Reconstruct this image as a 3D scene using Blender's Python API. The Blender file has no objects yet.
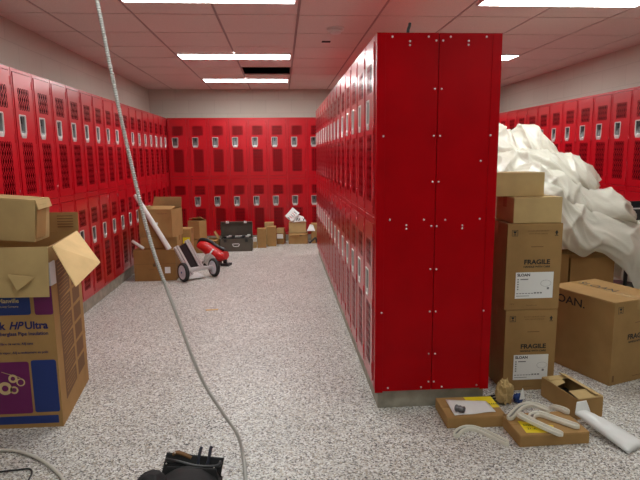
import bpy, bmesh, math, random
from mathutils import Vector, Matrix, noise
random.seed(7)
S = bpy.context.scene
COL = S.collection
PI = math.pi

# ------------------------------------------------------------------ camera, world, exposure
a, b, r = .1558, .0703, -.0092
Fv = Vector((math.sin(b)*math.cos(a), math.cos(b)*math.cos(a), -math.sin(a)))
Rv = Vector((math.cos(b), -math.sin(b), 0)); Uv = Rv.cross(Fv)
R2 = Rv*math.cos(r)+Uv*math.sin(r); U2 = -Rv*math.sin(r)+Uv*math.cos(r)
cd = bpy.data.cameras.new('camera'); cam = bpy.data.objects.new('camera', cd); COL.objects.link(cam)
cd.sensor_width = 36; cd.lens = 539.92/640*36; cd.clip_start = .02; cd.clip_end = 60
m = Matrix((R2, U2, -Fv)).transposed().to_4x4(); m.translation = (-.4766, -2.697, 1.354)
cam.matrix_world = m
S.camera = cam
S.view_settings.view_transform = 'Standard'; S.view_settings.look = 'None'
S.view_settings.exposure = 0.0; S.view_settings.gamma = 1; S.view_settings.use_curve_mapping = False
w = bpy.data.worlds.new('world'); S.world = w; w.use_nodes = True
w.node_tree.nodes['Background'].inputs[0].default_value = (.5, .5, .5, 1)
w.node_tree.nodes['Background'].inputs[1].default_value = .02
LAMP = 24.0          # strength of the ceiling fixtures' lenses
LAMP_COL = (.94, 1, .98, 1)

# ------------------------------------------------------------------ materials
def srgb(r_, g_, b_):
    f = lambda c: ((c/255+.055)/1.055)**2.4 if c > 10 else c/255/12.92
    return (f(r_), f(g_), f(b_), 1)
def mat(name, col, rough=.5, metal=0, bump=0, bscale=50, var=0, vscale=8, coat=0, spec=.5, trans=0, emit=None):
    M = bpy.data.materials.new(name); M.use_nodes = True
    nt = M.node_tree; bs = nt.nodes['Principled BSDF']
    bs.inputs['Base Color'].default_value = col
    bs.inputs['Roughness'].default_value = rough; bs.inputs['Metallic'].default_value = metal
    bs.inputs['Coat Weight'].default_value = coat; bs.inputs['Coat Roughness'].default_value = .2
    bs.inputs['Specular IOR Level'].default_value = spec
    bs.inputs['Transmission Weight'].default_value = trans
    tc = nt.nodes.new('ShaderNodeTexCoord')
    if var:
        n = nt.nodes.new('ShaderNodeTexNoise'); n.inputs['Scale'].default_value = vscale; n.inputs['Detail'].default_value = 5
        nt.links.new(tc.outputs['Object'], n.inputs['Vector'])
        mp = nt.nodes.new('ShaderNodeMapRange'); mp.inputs[1].default_value = .3; mp.inputs[2].default_value = .7
        mp.inputs[3].default_value = 1-var; mp.inputs[4].default_value = 1+var
        nt.links.new(n.outputs[0], mp.inputs[0])
        mx = nt.nodes.new('ShaderNodeVectorMath'); mx.operation = 'SCALE'; mx.inputs[0].default_value = col[:3]
        nt.links.new(mp.outputs[0], mx.inputs['Scale']); nt.links.new(mx.outputs[0], bs.inputs['Base Color'])
    if bump:
        n = nt.nodes.new('ShaderNodeTexNoise'); n.inputs['Scale'].default_value = bscale; n.inputs['Detail'].default_value = 4
        nt.links.new(tc.outputs['Object'], n.inputs['Vector'])
        bp = nt.nodes.new('ShaderNodeBump'); bp.inputs['Strength'].default_value = bump; bp.inputs['Distance'].default_value = .0015 if bscale > 12 else .01
        nt.links.new(n.outputs[0], bp.inputs['Height']); nt.links.new(bp.outputs[0], bs.inputs['Normal'])
    if emit:
        bs.inputs['Emission Color'].default_value = emit[0]; bs.inputs['Emission Strength'].default_value = emit[1]
    return M

RED = mat('red_enamel', srgb(184, 0, 22), .3, bump=.05, bscale=6, var=.06, vscale=3, coat=.5)
RED_IN = mat('shaded_red_inside', srgb(80, 12, 16), .7)  # locker red darkened: shade behind the vents put into the colour
RED_END = mat('red_enamel_panel', srgb(168, 0, 12), .35, bump=.08, bscale=4, var=.10, vscale=5, spec=.1)
STEEL = mat('stainless_steel', (.70, .68, .66, 1), .42, .7)
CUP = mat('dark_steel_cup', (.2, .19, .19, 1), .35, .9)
ZINC = mat('zinc_screw', (.85, .8, .8, 1), .35, .3)
DARK = mat('black_metal', (.02, .02, .02, 1), .45)
CEIL = mat('ceiling_tile', srgb(228, 214, 208), .95, bump=.3, bscale=140, var=.07, vscale=160)
GRID = mat('ceiling_grid', srgb(170, 148, 144), .6)
LENS = mat('lamp_lens', (.9, .9, .9, 1), .5, emit=(LAMP_COL, LAMP))
FRAME_W = mat('white_enamel', (.78, .76, .74, 1), .4)
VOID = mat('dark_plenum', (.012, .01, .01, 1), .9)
CONC = mat('rough_concrete', srgb(150, 144, 130), .9, bump=.8, bscale=30, var=.22, vscale=14)
def card(name, rgb): return mat(name, srgb(*rgb), .8, bump=.12, bscale=14, var=.08, vscale=9, spec=.25)
CARD = card('brown_cardboard', (170, 133, 84))
CARD_S = card('fragile_box_cardboard', (158, 124, 78))
CARD_D = card('dark_brown_cardboard', (150, 112, 66))
CARD_L = card('pale_cardboard', (190, 162, 112))
CARD_FLAP = card('light_flap_cardboard', (226, 192, 138))
TAPE = mat('clear_tape', srgb(176, 142, 94), .2)
TAPE_S = mat('silver_tape', (.75, .76, .78, 1), .35, .3, bump=.6, bscale=60)
INK = mat('black_ink', (.012, .01, .01, 1), .6)
INK_B = mat('brown_ink', srgb(118, 84, 50), .8)
INK_BL = mat('blue_ink', srgb(28, 52, 120), .45)
INK_NAVY = mat('navy_ink', srgb(24, 28, 92), .5)
INK_P = mat('purple_ink', srgb(110, 24, 90), .45)
CREAM = mat('cream_print', srgb(215, 190, 140), .6)
WLAB = mat('white_paper', (.82, .82, .8, 1), .6, bump=.1, bscale=30)
YLAB = mat('yellow_label', srgb(240, 215, 30), .5)
GREY_INK = mat('grey_ink', (.22, .22, .22, 1), .7)
WPLAST = mat('cream_plastic', srgb(232, 228, 214), .32)
GROOVE = mat('groove_grey_plastic', srgb(135, 135, 128), .5)
BLACKF = mat('black_fabric', (.012, .012, .013, 1), .75, bump=.5, bscale=60)
BLACKP = mat('black_plastic', (.02, .02, .022, 1), .4)
RUBBER = mat('black_rubber', (.02, .02, .02, 1), .7)
ALU = mat('brushed_aluminium', (.70, .71, .71, 1), .42, .45)
REDP = mat('red_tool_plastic', srgb(205, 25, 28), .35)
TBOX = mat('grey_brown_toolbox', srgb(92, 86, 76), .45, .2, bump=.2, bscale=20, var=.15)
CABLE_G = mat('pale_cable_jacket', srgb(205, 200, 190), .5)
HUB = mat('pale_grey_hub', srgb(215, 215, 225), .45)
BLUEP = mat('blue_plastic', srgb(40, 70, 140), .4)

def noded(name):
    M = bpy.data.materials.new(name); M.use_nodes = True
    return M, M.node_tree, M.node_tree.nodes['Principled BSDF']
# floor: resin flake terrazzo
FLOOR, nt, bs = noded('flake_floor')
tc = nt.nodes.new('ShaderNodeTexCoord')
def vor(scale):
    v = nt.nodes.new('ShaderNodeTexVoronoi'); v.inputs['Scale'].default_value = scale
    nt.links.new(tc.outputs['Object'], v.inputs['Vector']); return v
v = vor(150); sep = nt.nodes.new('ShaderNodeSeparateColor'); nt.links.new(v.outputs['Color'], sep.inputs[0])
cr = nt.nodes.new('ShaderNodeValToRGB'); cr.color_ramp.interpolation = 'CONSTANT'
els = [(0, srgb(92, 88, 86)), (.1, srgb(148, 142, 137)), (.27, srgb(188, 177, 160)), (.42, srgb(206, 203, 198)), (.68, srgb(228, 226, 220)), (.88, srgb(244, 243, 240))]
e = cr.color_ramp.elements; e[0].position, e[0].color = els[0]; e[1].position, e[1].color = els[1]
for p_, c_ in els[2:]:
    q = e.new(p_); q.color = c_
nt.links.new(sep.outputs[0], cr.inputs[0])
n = nt.nodes.new('ShaderNodeTexNoise'); n.inputs['Scale'].default_value = 1.6; n.inputs['Detail'].default_value = 6
nt.links.new(tc.outputs['Object'], n.inputs['Vector'])
mp = nt.nodes.new('ShaderNodeMapRange'); mp.inputs[1].default_value = .35; mp.inputs[2].default_value = .7; mp.inputs[3].default_value = .84; mp.inputs[4].default_value = .97
nt.links.new(n.outputs[0], mp.inputs[0])
sc = nt.nodes.new('ShaderNodeVectorMath'); sc.operation = 'SCALE'
nt.links.new(cr.outputs[0], sc.inputs[0]); nt.links.new(mp.outputs[0], sc.inputs['Scale'])
# dusty white scuffs lying on the floor
vd = nt.nodes.new('ShaderNodeVectorMath'); vd.operation = 'DISTANCE'; vd.inputs[1].default_value = (-.74, -.56, 0)
nt.links.new(tc.outputs['Object'], vd.inputs[0])
m1 = nt.nodes.new('ShaderNodeMapRange'); m1.inputs[1].default_value = .02; m1.inputs[2].default_value = .14; m1.inputs[3].default_value = .75; m1.inputs[4].default_value = 0
n2 = nt.nodes.new('ShaderNodeTexNoise'); n2.inputs['Scale'].default_value = 22; nt.links.new(tc.outputs['Object'], n2.inputs['Vector'])
m2 = nt.nodes.new('ShaderNodeMapRange'); m2.inputs[1].default_value = .5; m2.inputs[2].default_value = .62
nt.links.new(vd.outputs['Value'], m1.inputs[0]); nt.links.new(n2.outputs[0], m2.inputs[0])
mu = nt.nodes.new('ShaderNodeMath'); mu.operation = 'MULTIPLY'; nt.links.new(m1.outputs[0], mu.inputs[0]); nt.links.new(m2.outputs[0], mu.inputs[1])
mx = nt.nodes.new('ShaderNodeMix'); mx.data_type = 'RGBA'; nt.links.new(mu.outputs[0], mx.inputs[0]); nt.links.new(sc.outputs[0], mx.inputs[6]); mx.inputs[7].default_value = (.85, .85, .85, 1)
nt.links.new(mx.outputs[2], bs.inputs['Base Color']); bs.inputs['Roughness'].default_value = .42
# painted block wall
WALL, nt, bs = noded('painted_block_wall')
tc = nt.nodes.new('ShaderNodeTexCoord'); mpg = nt.nodes.new('ShaderNodeMapping')
nt.links.new(tc.outputs['UV'], mpg.inputs[0])
br = nt.nodes.new('ShaderNodeTexBrick'); br.inputs['Scale'].default_value = 1; br.inputs['Brick Width'].default_value = .406; br.inputs['Row Height'].default_value = .203
br.inputs['Mortar Size'].default_value = .005; br.inputs['Mortar Smooth'].default_value = 1
br.inputs['Color1'].default_value = srgb(200, 194, 182); br.inputs['Color2'].default_value = srgb(196, 190, 178); br.inputs['Mortar'].default_value = srgb(182, 175, 164)
nt.links.new(mpg.outputs[0], br.inputs['Vector']); nt.links.new(br.outputs[0], bs.inputs['Base Color'])
bm_ = nt.nodes.new('ShaderNodeBump'); bm_.inputs['Strength'].default_value = .25; bm_.inputs['Distance'].default_value = .004; bm_.invert = True
nt.links.new(br.outputs['Fac'], bm_.inputs['Height']); nt.links.new(bm_.outputs[0], bs.inputs['Normal']); bs.inputs['Roughness'].default_value = .75
# milky plastic sheeting
PLAST, nt, bs = noded('milky_plastic_film')
bs.inputs['Base Color'].default_value = srgb(226, 222, 208); bs.inputs['Roughness'].default_value = .22
tc = nt.nodes.new('ShaderNodeTexCoord'); n = nt.nodes.new('ShaderNodeTexNoise'); n.inputs['Scale'].default_value = 7; n.inputs['Detail'].default_value = 3; n.inputs['Distortion'].default_value = 1.5
nt.links.new(tc.outputs['Object'], n.inputs['Vector'])
bp_ = nt.nodes.new('ShaderNodeBump'); bp_.inputs['Strength'].default_value = .5; bp_.inputs['Distance'].default_value = .015
nt.links.new(n.outputs[0], bp_.inputs['Height']); nt.links.new(bp_.outputs[0], bs.inputs['Normal'])
tr = nt.nodes.new('ShaderNodeBsdfTranslucent'); tr.inputs[0].default_value = srgb(226, 220, 205)
ms = nt.nodes.new('ShaderNodeMixShader'); ms.inputs[0].default_value = .35
nt.links.new(bs.outputs[0], ms.inputs[1]); nt.links.new(tr.outputs[0], ms.inputs[2]); nt.links.new(ms.outputs[0], nt.nodes['Material Output'].inputs[0])

# ------------------------------------------------------------------ mesh helpers
class MB:
    def __init__(s): s.bm = bmesh.new()
    def box(s, x0, x1, y0, y1, z0, z1, bev=0, rot=None, mi=0):
        bm = s.bm
        vs = [bm.verts.new((x, y, z)) for x in (x0, x1) for y in (y0, y1) for z in (z0, z1)]
        idx = [(0, 1, 3, 2), (4, 6, 7, 5), (0, 4, 5, 1), (2, 3, 7, 6), (0, 2, 6, 4), (1, 5, 7, 3)]
        fs = [bm.faces.new([vs[i] for i in f]) for f in idx]
        for f in fs: f.material_index = mi
        if bev:
            es = list({e for f in fs for e in f.edges})
            res = bmesh.ops.bevel(bm, geom=es, offset=bev, segments=2, affect='EDGES', profile=.5)
        if rot is not None:
            M, c = rot
            vv = vs if not bev else list({v for f in res['faces'] for v in f.verts})
            bmesh.ops.rotate(bm, verts=[v for v in vv if v.is_valid], cent=c, matrix=M)
        return s
    def face(s, pts, mi=0):
        f = s.bm.faces.new([s.bm.verts.new(p) for p in pts]); f.material_index = mi; return s
    def plate(s, quad, t):
        "a quad with thickness t along its normal"
        q = [Vector(p) for p in quad]; nn = (q[1]-q[0]).cross(q[3]-q[0]).normalized()*t
        A = [s.bm.verts.new(p) for p in q]; B = [s.bm.verts.new(p+nn) for p in q]
        s.bm.faces.new(A[::-1]); s.bm.faces.new(B)
        k = len(q)
        for i in range(k): s.bm.faces.new([A[i], A[(i+1) % k], B[(i+1) % k], B[i]])
        return s
    def cyl(s, p0, p1, r0, r1=None, n=16, caps=True, mi=0):
        r1 = r0 if r1 is None else r1
        p0, p1 = Vector(p0), Vector(p1); d = (p1-p0).normalized()
        u = d.orthogonal().normalized(); v_ = d.cross(u)
        A = []; B = []
        for i in range(n):
            t = 2*PI*i/n; o = u*math.cos(t)+v_*math.sin(t)
            A.append(s.bm.verts.new(p0+o*r0)); B.append(s.bm.verts.new(p1+o*r1))
        for i in range(n):
            f = s.bm.faces.new([A[i], A[(i+1) % n], B[(i+1) % n], B[i]]); f.material_index = mi; f.smooth = True
        if caps:
            s.bm.faces.new(A[::-1]).material_index = mi; s.bm.faces.new(B).material_index = mi
        return s
    def lathe(s, prof, c=(0, 0, 0), axis='Z', n=28):
        "prof: (radius, height) list revolved"
        rings = []
        for (rr, h) in prof:
            ring = []
            for i in range(n):
                t = 2*PI*i/n; x, y = rr*math.cos(t), rr*math.sin(t)
                p = {'Z': (x, y, h), 'X': (h, x, y), 'Y': (x, h, y)}[axis]
                ring.append(s.bm.verts.new(Vector(p)+Vector(c)))
            rings.append(ring)
        for A, B in zip(rings, rings[1:]):
            for i in range(n):
                f = s.bm.faces.new([A[i], A[(i+1) % n], B[(i+1) % n], B[i]]); f.smooth = True
        if prof[0][0] > 1e-5: s.bm.faces.new(rings[0][::-1])
        if prof[-1][0] > 1e-5: s.bm.faces.new(rings[-1])
        return s
    def sweep(s, pts, prof, closed_ends=True, up=(0, 0, 1), scale=None, smooth=True):
        "prof: closed list of (side, up) swept along pts; scale(i) optional"
        P = [Vector(p) for p in pts]; rings = []
        for i, p in enumerate(P):
            d = (P[min(i+1, len(P)-1)]-P[max(i-1, 0)]).normalized()
            side = d.cross(Vector(up))
            if side.length < 1e-3: side = d.orthogonal()
            side.normalize(); upv = side.cross(d)
            k = scale(i) if scale else 1
            k = k if isinstance(k, tuple) else (k, k)
            rings.append([s.bm.verts.new(p+side*x*k[0]+upv*z*k[1]) for x, z in prof])
        n_ = len(prof)
        for A, B in zip(rings, rings[1:]):
            for i in range(n_):
                f = s.bm.faces.new([A[i], A[(i+1) % n_], B[(i+1) % n_], B[i]]); f.smooth = smooth
        if closed_ends:
            s.bm.faces.new(rings[0][::-1]); s.bm.faces.new(rings[-1])
        return s
    def build(s, name, mats, parent=None, recalc=True):
        if recalc: bmesh.ops.recalc_face_normals(s.bm, faces=s.bm.faces)
        me = bpy.data.meshes.new(name); s.bm.to_mesh(me); s.bm.free()
        for m_ in (mats if isinstance(mats, (list, tuple)) else [mats]): me.materials.append(m_)
        o = bpy.data.objects.new(name, me); COL.objects.link(o)
        if parent: o.parent = parent
        return o
def circ(rad, n=12): return [(rad*math.cos(2*PI*i/n), rad*math.sin(2*PI*i/n)) for i in range(n)]
def smooth_path(pts, k=8):
    P = [Vector(p) for p in pts]; out = []
    for i in range(len(P)-1):
        p0 = P[i-1] if i else P[0]*2-P[1]; p1, p2 = P[i], P[i+1]; p3 = P[i+2] if i+2 < len(P) else P[-1]*2-P[-2]
        for j in range(k):
            t = j/k
            out.append(.5*((2*p1)+(p2-p0)*t+(2*p0-5*p1+4*p2-p3)*t*t+(-p0+3*p1-3*p2+p3)*t**3))
    out.append(P[-1]); return out
def resample(P, step):
    out = [P[0].copy()]; acc = 0
    for A, B in zip(P, P[1:]):
        L = (B-A).length; t = step-acc
        while t <= L:
            out.append(A.lerp(B, t/L)); t += step
        acc = L-(t-step)
    return out
def tag(o, label, cat, group=None, kind=None):
    o['label'] = label
    if cat: o['category'] = cat
    if group: o['group'] = group
    if kind: o['kind'] = kind
    return o
def empty(name, label, cat, loc=(0, 0, 0), rz=0, group=None):
    o = bpy.data.objects.new(name, None); COL.objects.link(o); o.empty_display_size = .05
    o.location = loc; o.rotation_euler = (0, 0, rz); return tag(o, label, cat, group)
def struct(o, label=None):
    o['kind'] = 'structure'
    if label: o['label'] = label
    return o
def copy_tree(o, parent=None):
    c = o.copy(); COL.objects.link(c); c.parent = parent
    for ch in list(o.children): copy_tree(ch, c)
    return c
def text(s, size, m_, parent, loc, rot=(PI/2, 0, 0), align='LEFT', name='lettering', bold=0, sx=1, shear=0):
    cu = bpy.data.curves.new('t', 'FONT'); cu.body = s; cu.size = size; cu.align_x = align; cu.offset = bold; cu.resolution_u = 3; cu.shear = shear
    cu.extrude = .0002
    t = bpy.data.objects.new('t', cu); COL.objects.link(t)
    dg = bpy.context.evaluated_depsgraph_get()
    me = bpy.data.meshes.new_from_object(t.evaluated_get(dg)); bpy.data.objects.remove(t); bpy.data.curves.remove(cu)
    me.materials.clear(); me.materials.append(m_)
    o = bpy.data.objects.new(name, me); COL.objects.link(o); o.parent = parent
    o.location = loc; o.rotation_euler = rot; o.scale = (sx, 1, 1); return o

# ------------------------------------------------------------------ dimensions
W, T, B0 = .3048, .9144, .1075
XL, XR, YB, H = -2.215, 2.727, 5.885, 2.397
WX0, WX1, WY0, WY1 = -2.524, 3.036, -5.2, 6.195
TOP = B0+2*T
ORD = ['first', 'second', 'third', 'fourth', 'fifth', 'sixth', 'seventh', 'eighth', 'ninth', 'tenth', 'eleventh', 'twelfth', 'thirteenth', 'fourteenth', 'fifteenth', 'sixteenth', 'seventeenth', 'eighteenth', 'nineteenth', 'twentieth', 'twenty-first']

# ------------------------------------------------------------------ room shell
f = MB().box(WX0, WX1, WY0, WY1, -.1, 0).build('floor', FLOOR); struct(f, 'speckled grey flake floor')
def wall(name, p0, p1, inward, z1=2.75):
    "vertical wall with UV in metres; inward = normal"
    p0, p1 = Vector((*p0, 0)), Vector((*p1, 0)); L = (p1-p0).length; nrm = Vector((*inward, 0))
    bm = bmesh.new(); uv = bm.loops.layers.uv.new('UVMap')
    A = [p0, p1, p1+Vector((0, 0, z1)), p0+Vector((0, 0, z1))]; Bk = [p-nrm*.12 for p in A]
    va = [bm.verts.new(p) for p in A]; vb = [bm.verts.new(p) for p in Bk]
    F0 = bm.faces.new(va)
    for l, c in zip(F0.loops, [(0, 0), (L, 0), (L, z1), (0, z1)]): l[uv].uv = c
    bm.faces.new(vb[::-1])
    for i in range(4): bm.faces.new([va[i], vb[i], vb[(i+1) % 4], va[(i+1) % 4]])
    bmesh.ops.recalc_face_normals(bm, faces=bm.faces)
    me = bpy.data.meshes.new(name); bm.to_mesh(me); bm.free(); me.materials.append(WALL)
    o = bpy.data.objects.new(name, me); COL.objects.link(o); struct(o)
wall('wall_left', (WX0, WY0), (WX0, WY1), (1, 0))
wall('wall_right', (WX1, WY1), (WX1, WY0), (-1, 0))
wall('wall_back', (WX0, WY1), (WX1, WY1), (0, -1))
wall('wall_front', (WX1, WY0), (WX0, WY0), (0, 1))
# ceiling of lay-in tiles with one tile missing
GX, GY, G = -.325, 1.58, .6096
mb = MB(); hole = (-1, 4)
x_i0 = math.floor((WX0-GX)/G); x_i1 = math.ceil((WX1-GX)/G); y_i0 = math.floor((WY0-GY)/G); y_i1 = math.ceil((WY1-GY)/G)
for i in range(x_i0, x_i1):
    for j in range(y_i0, y_i1):
        if (i, j) == hole: continue
        xa, xb = max(GX+i*G+.010, WX0), min(GX+(i+1)*G-.010, WX1)
        ya, yb = max(GY+j*G+.010, WY0), min(GY+(j+1)*G-.010, WY1)
        if xb-xa > .02 and yb-ya > .02: mb.box(xa, xb, ya, yb, H, H+.02)
ceil = mb.build('ceiling', CEIL); struct(ceil, 'ceiling of lay-in tiles')
mb = MB()
for i in range(x_i0, x_i1+1):
    x = GX+i*G
    if WX0 < x < WX1: mb.box(x-.012, x+.012, WY0, WY1, H+.006, H+.012)
for j in range(y_i0, y_i1+1):
    y = GY+j*G
    if WY0 < y < WY1: mb.box(WX0, WX1, y-.012, y+.012, H+.006, H+.013)
g = mb.build('trim_1', GRID); struct(g, 'ceiling grid')
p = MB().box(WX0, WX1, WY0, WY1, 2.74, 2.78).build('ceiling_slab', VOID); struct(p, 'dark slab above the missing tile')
# bits seen through the missing tile
d = empty('air_duct', 'dark duct seen through the missing ceiling tile', 'duct', (-.63, 4.3, 2.5))
MB().cyl((-.5, .1, .07), (.5, .1, .07), .06, n=20).build('duct_pipe', DARK, d)
MB().box(-.16, -.12, .03, .045, .12, .24).build('hanger_strap', ALU, d)

# concrete curbs
struct(MB().box(.018, .600, .018, 4.64, 0, B0, bev=.004).build('baseboard_island', CONC), 'rough concrete curb under the locker island')
struct(MB().box(WX0, XL-.004, WY0, WY1, 0, B0, bev=.004).build('baseboard_left', CONC), 'concrete curb under the left lockers')
struct(MB().box(XL-.003, XR+.003, YB+.004, WY1, 0, B0, bev=.004).build('baseboard_back', CONC), 'concrete curb under the back lockers')
struct(MB().box(XR+.004, WX1, WY0, WY1, 0, B0, bev=.004).build('baseboard_right', CONC), 'concrete curb under the right lockers')

# ------------------------------------------------------------------ ceiling lamps
LENS_DIM = mat('dimmed_lamp_lens', (.9, .9, .9, 1), .5, emit=(LAMP_COL, LAMP*.5))  # for unseen lamps behind the viewer, dimmed to tone down the foreground
def make_lamp(x, y, label, lens=LENS):
    t = empty('ceiling_light', label, 'ceiling light', (x, y, H), 0, 'strip lights in the ceiling')
    mb = MB(); hw, hd = .585, .152
    mb.box(-hw, hw, -hd, -hd+.012, -.014, 0); mb.box(-hw, hw, hd-.012, hd, -.014, 0)
    mb.box(-hw, -hw+.012, -hd+.012, hd-.012, -.014, 0); mb.box(hw-.012, hw, -hd+.012, hd-.012, -.014, 0)
    mb.build('frame', FRAME_W, t)
    MB().box(-hw+.012, hw-.012, -hd+.012, hd-.012, -.011, -.001).build('diffuser', lens, t)
    return t
L0 = None
rows = [(1.08, 'nearest in view'), (3.27, 'middle'), (5.10, 'farthest')]
for cx, side in ((-.935, 'left'), (1.505, 'right')):
    for (y, w_) in rows: make_lamp(cx, y, 'bright strip light in the ceiling over the %s aisle, %s of three' % (side, w_))
    for (y, w_) in ((-.75, 'just behind the viewer'), (-2.9, 'far behind the viewer')): make_lamp(cx, y, 'strip light over the %s aisle, %s' % (side, w_), LENS_DIM)
t = empty('smoke_detector', 'round white smoke detector on the ceiling above the left side of the island', 'smoke detector', (-.0, 2.0, H))
MB().lathe([(0, -.045), (.03, -.045), (.045, -.038), (.05, -.02)]).build('sensor_head', FRAME_W, t)
MB().lathe([(.05, -.02), (.07, -.018), (.075, 0), (0, 0)]).build('mounting_plate', FRAME_W, t)
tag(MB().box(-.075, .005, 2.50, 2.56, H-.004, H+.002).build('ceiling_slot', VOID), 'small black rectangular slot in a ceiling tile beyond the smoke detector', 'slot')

# ------------------------------------------------------------------ lockers
def sheet(mb, x0, x1, z0, z1, y, holes):
    xs = sorted({x0, x1, *[h[0] for h in holes], *[h[1] for h in holes]}); zs = sorted({z0, z1, *[h[2] for h in holes], *[h[3] for h in holes]})
    for xa, xb in zip(xs, xs[1:]):
        for za, zb in zip(zs, zs[1:]):
            cx, cz = (xa+xb)/2, (za+zb)/2
            if any(h[0] < cx < h[1] and h[2] < cz < h[3] for h in holes): continue
            mb.face([(xa, y, za), (xb, y, za), (xb, y, zb), (xa, y, zb)])
def vents(mb, x0, x1, z0, z1, y, nc, nr):
    "pressed diamond mesh: crossing strands, tall diamond openings"
    cw, ch = (x1-x0)/nc, (z1-z0)/nr; t_ = cw*.26
    for c in range(nc):
        for rr in range(nr):
            xa, za = x0+c*cw, z0+rr*ch; xb, zb = xa+cw, za+ch
            mb.face([(xa, y, za), (xa+t_, y, za), (xb, y, zb), (xb-t_, y, zb)]); cx, cz = (xa+xb)/2, (za+zb)/2; k = t_/2
            # second strand in two pieces that butt against the first
            mb.face([(xb, y, za), (cx+k*.5, y, cz-ch/cw*k*.5), (cx-k*.5, y, cz-ch/cw*k*.5), (xb-t_, y, za)])
            mb.face([(xa, y, zb), (cx-k*.5, y, cz+ch/cw*k*.5), (cx+k*.5, y, cz+ch/cw*k*.5), (xa+t_, y, zb)])
DX0, DX1, DZ0, DZ1 = .024, .281, .026, .888
V1 = (.072, .229, .649, .793); V2 = (.076, .227, .086, .437); PK = (.068, .150, .470, .613)
def door_mesh():
    mb = MB(); y = -.004
    sheet(mb, DX0, DX1, DZ0, DZ1, y, [V1, V2, PK]); vents(mb, *V1, y, 5, 3); vents(mb, *V2, y, 5, 7)
    for (xa, za, xb, zb) in ((DX0, DZ0, DX1, DZ0), (DX1, DZ0, DX1, DZ1), (DX1, DZ1, DX0, DZ1), (DX0, DZ1, DX0, DZ0)):
        mb.face([(xa, y, za), (xa, .014, za), (xb, .014, zb), (xb, y, zb)])
    bmesh.ops.remove_doubles(mb.bm, verts=mb.bm.verts, dist=1e-5)
    return mb
def ring_face(mb, A, B, smooth=False):
    va = [mb.bm.verts.new(p) for p in A]; vb = [mb.bm.verts.new(p) for p in B]; n_ = len(A)
    for i in range(n_): mb.bm.faces.new([va[i], va[(i+1) % n_], vb[(i+1) % n_], vb[i]]).smooth = smooth
def pocket_outline(g, y):   # tapered cup shape, bottom corners cut
    x0, x1, z0, z1 = PK[0]-g, PK[1]+g, PK[2]-g, PK[3]+g; w_ = x1-x0
    return [(x0+.006, y, z1), (x1-.006, y, z1), (x1, y, z1-.008), (x1-.003, y, z0+.032), (x1-.018, y, z0), (x0+.018, y, z0), (x0+.003, y, z0+.032), (x0, y, z1-.008)]
def handle_mesh():
    mb = MB()
    o0, o1, o2, o3 = pocket_outline(.007, -.004), pocket_outline(.0055, -.0075), pocket_outline(-.001, -.0075), pocket_outline(-.003, -.001)
    ring_face(mb, o0, o1); ring_face(mb, o1, o2); ring_face(mb, o2, o3)
    # bowl: deep at the top, sloping out to the lip at the bottom
    deep = []
    for (x, y, z) in pocket_outline(-.012, 0):
        k = (z-PK[2])/(PK[3]-PK[2]); deep.append((x, .006+.024*min(1, max(0, k*1.5)), z))
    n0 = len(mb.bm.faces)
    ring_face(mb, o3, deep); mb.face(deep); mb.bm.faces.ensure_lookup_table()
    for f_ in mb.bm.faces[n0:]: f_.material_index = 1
    # bright lip at the bottom of the cup
    x0, x1, z0 = PK[0]+.014, PK[1]-.014, PK[2]+.004
    mb.box(x0, x1, -.0065, .003, z0, z0+.023, bev=.004)
    return mb
def body_mesh():
    mb = MB(); D = .300; e = .0006
    mb.box(e, .0016, .001, D, 0, 2*T, mi=0); mb.box(W-.0016, W-e, .001, D, 0, 2*T); mb.box(.0016, W-.0016, D-.0015, D, 0, 2*T)
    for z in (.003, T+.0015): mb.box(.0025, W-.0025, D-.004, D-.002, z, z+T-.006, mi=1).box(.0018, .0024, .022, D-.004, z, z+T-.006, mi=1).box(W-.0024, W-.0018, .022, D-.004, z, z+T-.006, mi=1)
    for z in (.0, T-.001, 2*T-.0025): mb.box(.0016, W-.0016, .001, D-.0015, z, z+.002)
    hs = [(.021, .284, .022, .892), (.021, .284, .022+T, .892+T)]
    sheet(mb, e, W-e, 0, 2*T, 0, hs)
    for h in hs:
        for (xa, za, xb, zb) in ((h[0], h[2], h[1], h[2]), (h[1], h[2], h[1], h[3]), (h[1], h[3], h[0], h[3]), (h[0], h[3], h[0], h[2])):
            mb.face([(xa, 0, za), (xa, .02, za), (xb, .02, zb), (xb, 0, zb)])
    # raised mullion bead between neighbours and a drip bead under each tier
    mb.box(e, .006, -.002, 0, 0, 2*T); mb.box(.01, W-.01, -.003, 0, T+.002, T+.010)
    return mb
LK = empty('locker', '', 'locker')
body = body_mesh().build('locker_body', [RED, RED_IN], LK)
for z in (0, T):
    d = door_mesh().build('door', RED, LK); d.location.z = z
    h = handle_mesh().build('recessed_handle', [STEEL, CUP], d); h['label'] = 'stainless steel recessed handle'
    la = MB().box(.100, .120, -.002, .012, .560, .606, bev=.002).build('latch', DARK, d)
    mb = MB()
    mb.lathe([(.0012, .06), (.0012, .07), (.0045, .0701), (.0045, .125), (.0012, .1251), (.0012, .43), (.0045, .4301), (.0045, .485), (.0012, .4851), (.0012, .80), (.0045, .8001), (.0045, .855), (.0012, .8551)], c=(.2835, -.003, 0), n=8)
    mb.build('hinge', RED, d)
used = [False]
def locker(loc, rz, label, group):
    o = LK if not used[0] else copy_tree(LK)
    used[0] = True; o.location = loc; o.rotation_euler = (0, 0, rz)
    return tag(o, label, 'locker', group)
for i in range(20):      # left wall, counted from the back corner
    y = YB-.146-W*i-.11
    locker((XL, y, B0), PI/2, 'red two-tier steel locker in the left wall row, %s from the back corner' % ORD[i], 'lockers along the left wall')
for i in range(16):
    locker((XL+.0135+W*i, YB, B0), 0, 'red two-tier steel locker on the back wall, %s from the left corner' % ORD[i], 'lockers along the back wall')
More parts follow.
